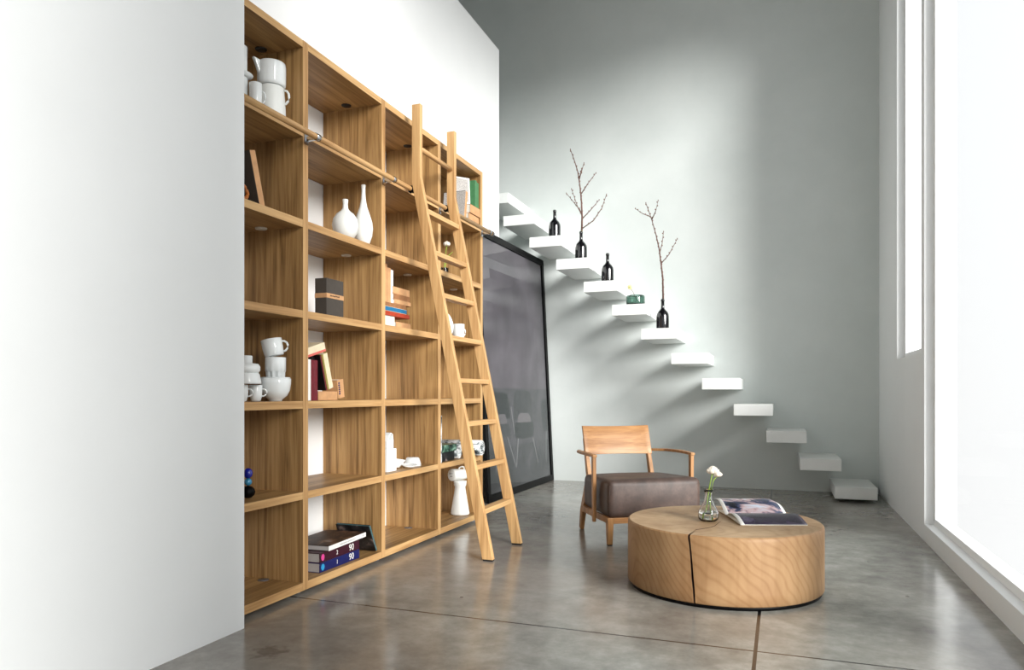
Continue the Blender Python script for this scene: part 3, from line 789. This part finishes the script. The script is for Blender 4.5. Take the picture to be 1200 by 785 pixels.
# ------------------------------------------------------------------ crockery and ornaments
def pot(name, label, cat, loc, prof, mat='porcelain', group=None, handle=None, rz=0, tilt=None, flute=None, seg=36, extra=None):
    """thin walled vessel turned from prof = outer (r, z) list from base to rim"""
    t = thing(name, label, cat, loc, rz, group)
    if tilt == 'view': t.rotation_euler = (Matrix.Rotation(math.radians(-12), 4, Vector((-.349, .937, 0))) @ Matrix.Rotation(rz, 4, 'Z')).to_euler()
    elif tilt: t.rotation_euler = tilt
    w = .0035
    out = [(0, prof[0][1])]+list(prof)
    ins = [(max(r-w, .001), z) for r, z in prof[::-1] if z > prof[0][1]+w*1.5]
    full = out+[(prof[-1][0]-w*.5, prof[-1][1]+w*.5)]+ins+[(0, prof[0][1]+w*2)]
    bm = BM(); lathe(bm, full, seg, flute=flute); obj('body', bm, mat, t)
    if handle:
        hx, z0, z1, d, r = handle; bm = BM()
        pts = [(hx[0]-.002, 0, z1)]+[(hx[0]+(hx[1]-hx[0])*(k/6)+d*math.sin(PI*k/6), 0, z1+(z0-z1)*(.5-.5*math.cos(PI*k/6))) for k in range(1, 6)]+[(hx[1]-.002, 0, z0)]
        tube(bm, pts, r, 8); obj('handle', bm, mat, t)
    return t
R4, R5, R6 = TOPS[3], TOPS[4], TOPS[5]
S = lambda z: z+.0006
# two vases
pot('bulb_vase', 'squat round white vase with a short neck beside the taller vase', 'vase', (-2.41, 3.664, S(R5)), [(.030, 0), (.050, .006), (.070, .045), (.0765, .085), (.070, .122), (.050, .152), (.026, .170), (.0165, .185), (.0145, .21), (.017, .236)], 'bisque', 'white bottle vases', seg=48)
pot('bulb_vase', 'tall slender-necked white vase beside the squat vase', 'vase', (-2.405, 3.853, S(R5)), [(.024, 0), (.036, .006), (.053, .06), (.0585, .105), (.054, .145), (.040, .19), (.024, .235), (.0145, .285), (.0115, .33), (.0135, .372)], 'bisque', 'white bottle vases', seg=48)
# column one, top row
pot('ribbed_pitcher', 'ribbed white pitcher under the spouted jug on the top left shelf', 'jug', (-2.45, 3.055, S(R6)), [(.070, 0), (.072, .01), (.068, .10), (.062, .186)], 'bisque', handle=((.066, .060), .10, .175, .028, .006), rz=math.radians(18), flute=(60, .02, .01, .18), seg=120)
t = pot('spouted_jug', 'white glazed jug with a pulled spout stacked on the ribbed pitcher', 'jug', (-2.45, 3.055, S(R6)+.191), [(.060, 0), (.068, .004), (.071, .02), (.0715, .10), (.069, .118)], 'porcelain')
bm = BM(); prism(bm, [(-.062, .118), (-.104, .126), (-.090, .100), (-.064, .03)], 1, -.012, .012); obj('spout', bm, 'porcelain', t, bevel=.006, segs=3).rotation_euler = (0, 0, math.radians(66))
pot('tall_cup', 'small straight white cup standing on the shelf below the spouted jug', 'cup', (-2.42, 2.898, S(R6)), [(.024, 0), (.028, .004), (.030, .06), (.031, .142)], 'porcelain', handle=((.029, .028), .05, .11, .018, .004), rz=math.radians(40))
pot('stacked_cup', 'white cup under the saucer at the far left of the top shelf', 'cup', (-2.50, 2.865, S(R6)), [(.030, 0), (.036, .006), (.046, .09), (.048, .168)], 'porcelain')
pot('saucer', 'white saucer lying between two cups on the top left shelf', 'saucer', (-2.50, 2.865, S(R6)+.172), [(.03, 0), (.045, .003), (.072, .014)], 'porcelain')
pot('tall_cup', 'tall white beaker on the saucer at the far left of the top shelf', 'cup', (-2.50, 2.865, S(R6)+.177), [(.030, 0), (.038, .004), (.044, .03), (.046, .145)], 'porcelain')
# column one, fourth row
R3 = TOPS[2]
bw = [(.032, 0), (.034, .008), (.037, .011), (.058, .028), (.070, .052), (.0745, .078), (.0765, .090), (.077, .114)]
pot('footed_bowl', 'white footed bowl under the fluted mugs', 'bowl', (-2.42, 3.048, S(R3)), bw)
pot('footed_bowl', 'shallow white bowl nested inside the footed bowl', 'bowl', (-2.42, 3.048, S(R3)+.030), [(.022, 0), (.030, .004), (.052, .030), (.066, .065), (.0725, .088), (.0735, .090)])
fm = [(.040, 0), (.044, .006), (.046, .05), (.050, .09), (.053, .095), (.0535, .150)]
pot('fluted_mug', 'white fluted mug standing in the bowl', 'mug', (-2.42, 3.048, S(R3)+.0385), [(r*.96, z*1.22) for r, z in fm], flute=(10, .2, .003, .112), seg=60)
pot('mug', 'white mug tilted on top of the fluted mug', 'mug', (-2.425, 3.047, S(R3)+.229), [(.042, 0), (.047, .004), (.051, .04), (.053, .086)], handle=((.049, .045), .014, .07, .030, .0055), rz=math.radians(24), tilt='view')
for q, (yy, xx, lab) in enumerate(((2.936, -2.45, 'small white coffee cup beside the footed bowl'), (2.846, -2.46, 'small white coffee cup at the very left under the lidded pot'))):
    pot('coffee_cup', lab, 'cup', (xx, yy, S(R3)), [(.020, 0), (.024, .004), (.030, .03), (.0315, .08)], group='white coffee cups', handle=((.030, .026), .024, .062, .024, .004), rz=math.radians(38))
t = pot('lidded_pot', 'stacked white lidded pot resting on the small coffee cups', 'pot', (-2.45, 2.866, S(R3)+.086), [(.070, 0), (.071, .006), (.064, .045), (.060, .052)])
bm = BM(); lathe(bm, [(0, .055), (.058, .053), (.066, .066), (.066, .084), (.058, .098), (.030, .101), (.030, .135), (.027, .138), (0, .138)], 36); obj('lid', bm, 'porcelain', t)
# column one, fifth row ornament
t = thing('stacked_ornament', 'blue and aqua balls stacked on a black round base at the left edge', 'ornament', (-2.44, 2.868, S(TOPS[1])))
bm = BM(); blob(bm, (0, 0, .031), .034, .034, .031, 0, 20); obj('base', bm, 'black', t)
bm = BM(); blob(bm, (0, 0, .080), .019, .019, .019, 0, 16); obj('small_ball', bm, 'aqua', t)
bm = BM(); blob(bm, (0, 0, .122), .023, .023, .026, 0, 16); obj('large_ball', bm, 'royal', t)
# column three, fifth row
t = thing('milk_jug', 'square white porcelain jug with a looped handle behind the third upright', 'jug', (-2.43, 4.170, S(TOPS[1])))
bm = BM(); box(bm, -.045, .045, -.062, .058, 0, .150); box(bm, -.045, .045, -.062, .020, .150, .205); obj('body', bm, 'porcelain', t, bevel=.004)
bm = BM(); bar(bm, [(0, -.02, .20), (0, .000, .235), (0, .022, .250), (0, .042, .240), (0, .050, .20), (0, .046, .145)], .05, .008, (1, 0, 0)); obj('handle', bm, 'porcelain', t, bevel=.002)
pot('fluted_bowl', 'little fluted white bowl tipped beside the square jug', 'bowl', (-2.47, 4.355, S(TOPS[1])+.0075), [(.026, 0), (.030, .004), (.048, .03), (.062, .058)], group='little white bowls', flute=(14, .08, .02, .07), seg=84, tilt=(math.radians(-9), math.radians(6), 0))
pot('saucer', 'white saucer leaning under the upturned bowl', 'saucer', (-2.40, 4.43, S(TOPS[1])+.005), [(.026, 0), (.034, .003), (.055, .016)], tilt=(math.radians(5), math.radians(4), 0))
pot('fluted_bowl', 'little white bowl turned upside down next to the fluted bowl', 'bowl', (-2.44, 4.553, S(TOPS[1])+.062), [(.036, 0), (.046, .006), (.056, .035), (.060, .060)], group='little white bowls', tilt=(PI, 0, 0))
# column four, rows two and three
t = thing('drinking_glass', 'small clear glass holding a white flower behind the ladder', 'glass', (-2.50, 5.19, S(R5)))
bm = BM(); lathe(bm, [(0, 0), (.026, 0), (.030, .004), (.034, .085), (.032, .085), (.028, .010), (0, .008)], 28); obj('glass_body', bm, 'glass', t)
t = thing('ranunculus', 'white flower with bent stem in the drinking glass behind the ladder', 'flower', (-2.50, 5.19, S(R5)))
bm = BM(); tube(bm, [(0, -.015, .012), (0, .0, .10), (0, .02, .20), (0, .045, .27)], .003, 7); tube(bm, [(0, 0, .012), (.002, .02, .12), (.006, .07, .20), (.01, .13, .235)], .0028, 7); obj('stem', bm, 'stem', t)
bm = BM()
for k in range(7): a = k*2*PI/7; blob(bm, (.016*math.cos(a), .045+.016*math.sin(a), .285), .013, .016, .016, 0, 8)
blob(bm, (0, .045, .295), .014, .014, .014, 0, 8); obj('bloom', bm, 'petal', t)
pot('dinner_plate', 'white plate standing on edge behind the ladder', 'plate', (-2.47, 5.10, S(R4)+.105), [(.05, 0), (.062, .004), (.090, .012), (.104, .020)], tilt=(0, math.radians(80), math.radians(-14)))
pot('fluted_mug', 'white mug beside the standing plate behind the ladder', 'mug', (-2.43, 5.305, S(R4)), [(.040, 0), (.046, .004), (.048, .06), (.049, .120)], handle=((.047, .046), .03, .09, .022, .005), rz=math.radians(60))
# column four, bottom row: carafe with a mug on its side on top
t = thing('conical_carafe', 'white conical carafe on the bottom shelf behind the ladder', 'carafe', (-2.452, 5.385, S(TOPS[0])))
bm = BM(); lathe(bm, [(0, 0), (.070, 0), (.076, .004), (.076, .012), (.068, .06), (.056, .13), (.046, .19), (.042, .222), (.050, .240), (.052, .262), (.052, .272), (.047, .272), (.040, .24), (.036, .22), (0, .20)], 44); obj('body', bm, 'bisque', t)
t = thing('lying_mug', 'white mug lying on its side on top of the conical carafe', 'mug', (-2.462, 5.378, S(TOPS[0])+.323))
mrot = Matrix.Rotation(math.radians(-22), 4, 'Z') @ Matrix.Rotation(math.radians(88), 4, 'X')
bm = BM(); lathe(bm, [(0, .082), (.040, .082), (.048, .076), (.049, .06), (.042, -.05), (.040, -.072), (.036, -.072), (.038, .05), (0, .06)], 36, mrot); mb = obj('body', bm, 'bisque', t)
bm = BM()
for a, b, r_ in ((-.012, .010, .010), (.010, .012, .007), (-.002, -.012, .009), (.012, -.010, .006)):
    blob(bm, mrot @ Vector((a, b, .0822)), r_*.7, .001, r_*.6, 0, 8)
obj('base_stamp', bm, 'charcoal', t)
bm = BM(); tube(bm, [mrot @ Vector(p) for p in ((0, .038, -.06), (0, .060, -.055), (0, .064, -.03), (0, .055, -.005), (0, .042, 0))], .006, 8); obj('handle', bm, 'bisque', t)

# ------------------------------------------------------------------ books and boxes
def book(label, loc, size, cover, spine=None, pages='paper', rot=(0, 0, 0), group=None, name='book', pages_face='top', ribbon=None):
    """standing book: x = depth into the shelf (spine at x=0 facing the room), y = thickness, z = height"""
    d, w, h = size; c = min(.0025, w*.2)
    t = thing(name, label, 'book', loc, 0, group); t.rotation_euler = rot
    bm = BM(); box(bm, -d, 0, 0, c, 0, h); box(bm, -d, 0, w-c, w, 0, h)
    obj('cover', bm, cover, t, bevel=.0006, segs=1)
    bm = BM(); box(bm, -c, .0006, c*.5, w-c*.5, 0, h); obj('spine', bm, spine or cover, t, bevel=.0008, segs=1)
    bm = BM(); box(bm, -d+.004, -c, c, w-c, .003, h-.003); obj('page_block', bm, pages, t)
    return t
def flat(label, loc, size, cover, spine=None, pages='paper', rz=0, group=None, tilt=0, name='book'):
    """lying book: size = (depth x, length y, thickness z); spine faces the room"""
    d, L, w = size; c = min(.003, w*.2)
    t = thing(name, label, 'book', loc, rz, group)
    if tilt: t.rotation_euler = (tilt, 0, rz)
    bm = BM(); box(bm, -d, 0, 0, L, 0, c); box(bm, -d, 0, 0, L, w-c, w); obj('cover', bm, cover, t, bevel=.0006, segs=1)
    bm = BM(); box(bm, -c, .0006, 0, L, c*.5, w-c*.5); obj('spine', bm, spine or cover, t, bevel=.0008, segs=1)
    bm = BM(); box(bm, -d+.004, -c, .003, L-.003, c, w-c); obj('page_block', bm, pages, t)
    return t
# leaning board book in column one row two
t = book('tall kraft-edged book leaning left on the second shelf from the top', (-2.40, 2.905, S(R5)+.0075), (.20, .042, .27), 'charcoal', 'kraft', rot=(math.radians(16), 0, 0))
bm = BM(); tube(bm, [(0, .036*math.cos(a), .036+.036*math.sin(a)) for a in [k*2*PI/20 for k in range(21)]], .009, 8, cap=False)
o = obj('wooden_ring', bm, 'orange', None, (-2.36, 2.742, S(R5)+.0095)); o.rotation_euler = (0, math.radians(-14), 0); tag(o, 'orange wooden ring standing beside the leaning kraft-edged book', 'ring')
# slip case in column two
t = thing('slipcase_box', 'dark charcoal slipcase with a kraft band on the middle shelf', 'box', (-2.40, 3.462, S(R4)))
bm = BM(); box(bm, -.078, 0, 0, .168, 0, .219); obj('case', bm, 'charcoal', t, bevel=.002)
bm = BM(); box(bm, -.079, .001, -.001, .169, .108, .134); bd = obj('paper_band', bm, 'kraft', t)
bm = BM(); rr_ = random.Random(3)
for k in range(9): z0 = .117+rr_.random()*.003; box(bm, .0012, .0016, .034+k*.0105, .041+k*.0105, z0, z0+.006+rr_.random()*.004)
obj('band_lettering', bm, 'blackbk', bd)
# column two, row four
book('cream book standing upright at the left of the middle book group', (-2.42, 3.300, S(R3)), (.15, .044, .226), 'cream', 'whitecv')
book('maroon cloth book with pale spine lettering standing upright', (-2.42, 3.346, S(R3)), (.15, .030, .224), 'maroon')
book('second maroon book with a green edge, beside the lettered maroon one', (-2.42, 3.378, S(R3)), (.15, .028, .224), 'maroon', None, 'green')
t = flat('coral-edged cream book lying aslant on top of the upright books', (-2.40, 3.275, S(R3)+.230), (.15, .185, .050), 'cream', 'cream', tilt=math.radians(15), name='book')
bm = BM(); box(bm, -.151, .0012, -.0005, .1855, -.0008, .012); obj('lower_cover', bm, 'pink', t)
flat('kraft brown box book lying under the leaning books', (-2.42, 3.412, S(R3)), (.16, .185, .052), 'kraftdk', 'kraft')
book('black book leaning behind the maroon ones', (-2.46, 3.4215, S(R3)+.055), (.14, .026, .19), 'blackbk', rot=(math.radians(4), 0, 0))
L_ = math.radians(17)
book('thin maroon book leaning left on the kraft box', (-2.43, 3.500, S(R3)+.056), (.12, .014, .205), 'blackbk', 'maroon', rot=(L_, 0, 0))
book('wide cream book with a yellow stripe leaning left on the kraft box', (-2.42, 3.516, S(R3)+.0625), (.13, .042, .205), 'yellow', 'cream', rot=(L_, 0, 0))
t = book('small kraft book with blue lettering leaning at the right of the group', (-2.42, 3.610, S(R3)+.009), (.11, .062, .108), 'kraft', rot=(math.radians(8), 0, 0))
bm = BM()
for k in range(6): box(bm, .0006, .0014, .006+.002*(k % 2), .022, .022+k*.0125, .031+k*.0125)
obj('spine_lettering', bm, 'navy', t)
# column two, bottom row
def vol(label, z, mat, dot, num):
    t = flat(label, (-2.368, 3.352, z), (.215, .396, .053), mat, mat, 'greypages', group='thick numbered volumes')
    bm = BM(); blob(bm, (.0008, .028, .027), .0012, .016, .019, 0, 12); obj('spine_emblem', bm, dot, t)
    text('spine_number', num, .034, 'whitecv', t, (.0014, .165, .0265), (PI/2, 0, PI/2))
    text('spine_title', '90', .052, 'whitecv', t, (.0014, .310, .0265), (PI/2, 0, PI/2))
    return t
vol('navy thick volume at the bottom of the lowest book stack', S(TOPS[0]), 'navy', 'cyan', '1')
vol('plum thick volume lying on the navy one', S(TOPS[0])+.0536, 'plum', 'magenta', '2')
t = flat('large white-spined art book with a dark cover on top of the stack', (-2.352, 3.415, S(TOPS[0])+.1075), (.27, .43, .030), 'cover_art', 'whitecv', 'greypages', rz=math.radians(4))
bm = BM(); rr_ = random.Random(5)
for k in range(14): box(bm, .0006, .0012, .12+k*.013, .129+k*.013, .011, .017+.002*rr_.random())
box(bm, .0006, .0012, .385, .397, .010, .021); obj('spine_lettering', bm, 'greypages', t)
t = flat('slim teal book propped against the end of the stack', (-2.36, 3.8475, S(TOPS[0])+.172), (.24, .185, .016), 'newsdark', 'teal', 'teal', tilt=math.radians(-64))
t.location = (-2.36, 3.8455, S(TOPS[0])+.1705)
# column three
G3 = 'books piled on the middle shelf of the third column'
flat('thick white-paged book at the foot of the leaning pile', (-2.42, 4.000, S(R4)), (.18, .262, .078), 'whitecv', 'paper')
flat('small kraft book lying beside the thick white-paged one', (-2.42, 4.285, S(R4)), (.16, .200, .048), 'kraft', 'kraft')
zz = S(R4)+.0786
flat('rust red book lying across the white-paged one', (-2.41, 4.030, zz), (.16, .420, .028), 'red', rz=0); zz += .0286
flat('bright blue book lying on the rust red one', (-2.41, 4.060, zz), (.16, .350, .030), 'cream', 'blue'); zz += .0306
flat('tan book under the standing kraft books', (-2.42, 4.010, zz), (.17, .410, .030), 'kraft', 'kraftdk'); zz += .0306
zp = zz
for y, w, h, cv, lab in ((4.130, .052, .250, 'kraft', 'taller kraft book standing on the pile'), (4.184, .045, .228, 'kraftdk', 'brown kraft book standing second on the pile'), (4.231, .030, .220, 'whitecv', 'white book standing third on the pile')):
    book(lab, (-2.43, y, zp), (.13, w, h), cv, 'kraft' if cv == 'kraftdk' else cv)
for k, (y, L, w, cv, sp, lab) in enumerate(((4.262, .225, .030, 'kraftdk', 'kraft', 'lowest of three small kraft books stacked under the shelf light'), (4.250, .225, .036, 'kraft', 'kraftdk', 'middle one of three small kraft books stacked beside the standing ones'), (4.245, .225, .044, 'kraft', 'kraft', 'topmost kraft book of the high pile beside the white one'))):
    flat(lab, (-2.42, y, zz), (.13, L, w), cv, sp); zz += w+.0006
# column four, top row
bz = S(R6)
flat('brown kraft box book lying in the top right corner', (-2.345, 5.315, bz), (.20, .205, .070), 'kraft', 'kraft')
flat('dark brown kraft box book on the one in the top right corner', (-2.335, 5.325, bz+.0706), (.20, .200, .070), 'kraftdk', 'kraft')
for k in range(2):
    book(('lighter green book standing in the top right corner, nearer the pale page', 'outer green book standing in the top right corner against the end panel')[k], (-2.348, 5.452+.038*k, bz+.1412), (.15, .036, .225-.01*k), 'green', ('green', 'green')[k], group='green books in the top right corner')
t = thing('display_book', 'pale speckled book facing out on the top right shelf', 'book', (-2.385, 5.425, bz+.1412), math.radians(0))
t.rotation_euler = (math.radians(-4), 0, math.radians(52))
bm = BM(); box(bm, -.16, 0, -.012, .010, 0, .235); obj('cover', bm, 'whitecv', t, bevel=.001)
bm = BM(); box(bm, -.150, -.012, -.0128, -.012, .035, .222); obj('cover_panel', bm, 'textpage', t)
t = book('deep teal topped book leaning in front of the pale page', (-2.345, 5.222, bz+.0075), (.19, .040, .225), 'textpage', 'kraft', rot=(math.radians(-9), 0, 0))
bm = BM(); box(bm, -.188, -.004, .0, .040, .222, .2265); obj('top_edge', bm, 'tealdk', t)
# column four, row five: magazines
book('white magazine standing upright against the third upright', (-2.345, 4.785, S(TOPS[1])), (.22, .016, .345), 'whitecv', name='magazine')
book('grey photo magazine standing beside the white one', (-2.345, 4.803, S(TOPS[1])), (.22, .024, .345), 'news', name='magazine')
def roll(label, loc, r, L, mat, turns=2.4):
    t = thing('rolled_magazine', label, 'magazine', loc, 0, 'rolled magazines behind the ladder')
    bm = BM(); n_ = 64; pts = []
    for k in range(n_+1):
        a = k/n_*turns*2*PI; q = r*(.42+.58*k/n_); q = min(q, r); pts.append((q*math.cos(a), q*math.sin(a)))
    rows_ = [[bm.verts.new((x, p[0], p[1]+r)) for p in pts] for x in (-L, 0)]
    inn = [[bm.verts.new((x, p[0]*.94, p[1]*.94+r)) for p in pts] for x in (-L, 0)]
    for k in range(n_):
        for a_, b_ in ((rows_[0], rows_[1]), (inn[1], inn[0])):
            f = bm.faces.new((a_[k], a_[k+1], b_[k+1], b_[k])); f.smooth = True
        for e in (0, 1):
            f = bm.faces.new((rows_[e][k], rows_[e][k+1], inn[e][k+1], inn[e][k])); f.material_index = 1
    for k in (0, n_): bm.faces.new((rows_[0][k], rows_[1][k], inn[1][k], inn[0][k]))
    obj('pages', bm, [mat, 'whitecv'], t); return t
roll('large rolled magazine poking out past the end panel behind the ladder', (-2.27, 5.405, S(TOPS[1])), .068, .34, 'news')
roll('small rolled magazine behind the ladder, left of the large roll', (-2.36, 5.165, S(TOPS[1])), .044, .28, 'news', 3.2)
flat('dark folded magazine lying under the green one', (-2.37, 4.842, S(TOPS[1])), (.24, .255, .070), 'newsdark', 'newsdark', name='magazine')
flat('green and white folded magazine lying on the dark one', (-2.36, 4.845, S(TOPS[1])+.0706), (.25, .27, .052), 'newsgreen', 'newsgreen', name='magazine')

# ------------------------------------------------------------------ daylight
w = bpy.data.worlds.new('sky'); bpy.context.scene.world = w; w.use_nodes = True
nt = w.node_tree; nt.nodes.clear()
out = nt.nodes.new('ShaderNodeOutputWorld'); bg = nt.nodes.new('ShaderNodeBackground')
g = nt.nodes.new('ShaderNodeTexCoord'); sp = nt.nodes.new('ShaderNodeSeparateXYZ')
nt.links.new(g.outputs['Generated'], sp.inputs[0])
r = ramp(nt, sp.outputs['Z'], [(0.0, (0.92, 0.93, 0.93, 1)), (0.6, (0.95, 0.98, 1.0, 1))])
nt.links.new(r.outputs[0], bg.inputs[0]); bg.inputs[1].default_value = 1.25
nt.links.new(bg.outputs[0], out.inputs[0])
for i, (a, b, ZW0) in enumerate(WIN):   # window portals help sample the sky
    l = bpy.data.lights.new('window_portal', 'AREA'); l.shape = 'RECTANGLE'; l.size = b-a; l.size_y = ZW1-ZW0
    l.cycles.is_portal = True
    o = bpy.data.objects.new('window_portal', l); C.objects.link(o)
    o.location = (XR+0.21, (a+b)/2, (ZW0+ZW1)/2); o.rotation_euler = (PI/2, 0, PI/2)
s = bpy.data.lights.new('hazy_sun', 'SUN'); s.energy = 6.7; s.angle = math.radians(25); s.color = (1.0, 0.985, 0.96)
o = bpy.data.objects.new('hazy_sun', s); C.objects.link(o)
az = math.radians(55); el = math.radians(17)      # light travels to -x, +y, down
d = Vector((-math.sin(az)*math.cos(el), math.cos(az)*math.cos(el), -math.sin(el)))
o.rotation_euler = d.to_track_quat('-Z', 'Y').to_euler()

# ------------------------------------------------------------------ camera
cam = bpy.data.cameras.new('camera'); co = bpy.data.objects.new('camera', cam); C.objects.link(co)
cam.sensor_fit = 'HORIZONTAL'; cam.sensor_width = 36.0; cam.lens = 36.0*850/1200
cam.shift_y = (460.7-392.5)/1200
co.location = (0, 0, 1.05); co.rotation_euler = (PI/2, 0, math.atan(316/850))
cam.clip_start = 0.05
sc = bpy.context.scene; sc.camera = co
sc.view_settings.view_transform = 'Standard'; sc.view_settings.look = 'None'; sc.view_settings.gamma = 1.0
sc.view_settings.use_curve_mapping = False; sc.view_settings.exposure = 0.0
sc.cycles.use_denoising = True; sc.cycles.max_bounces = 10; sc.cycles.diffuse_bounces = 6
sc.cycles.transparent_max_bounces = 12
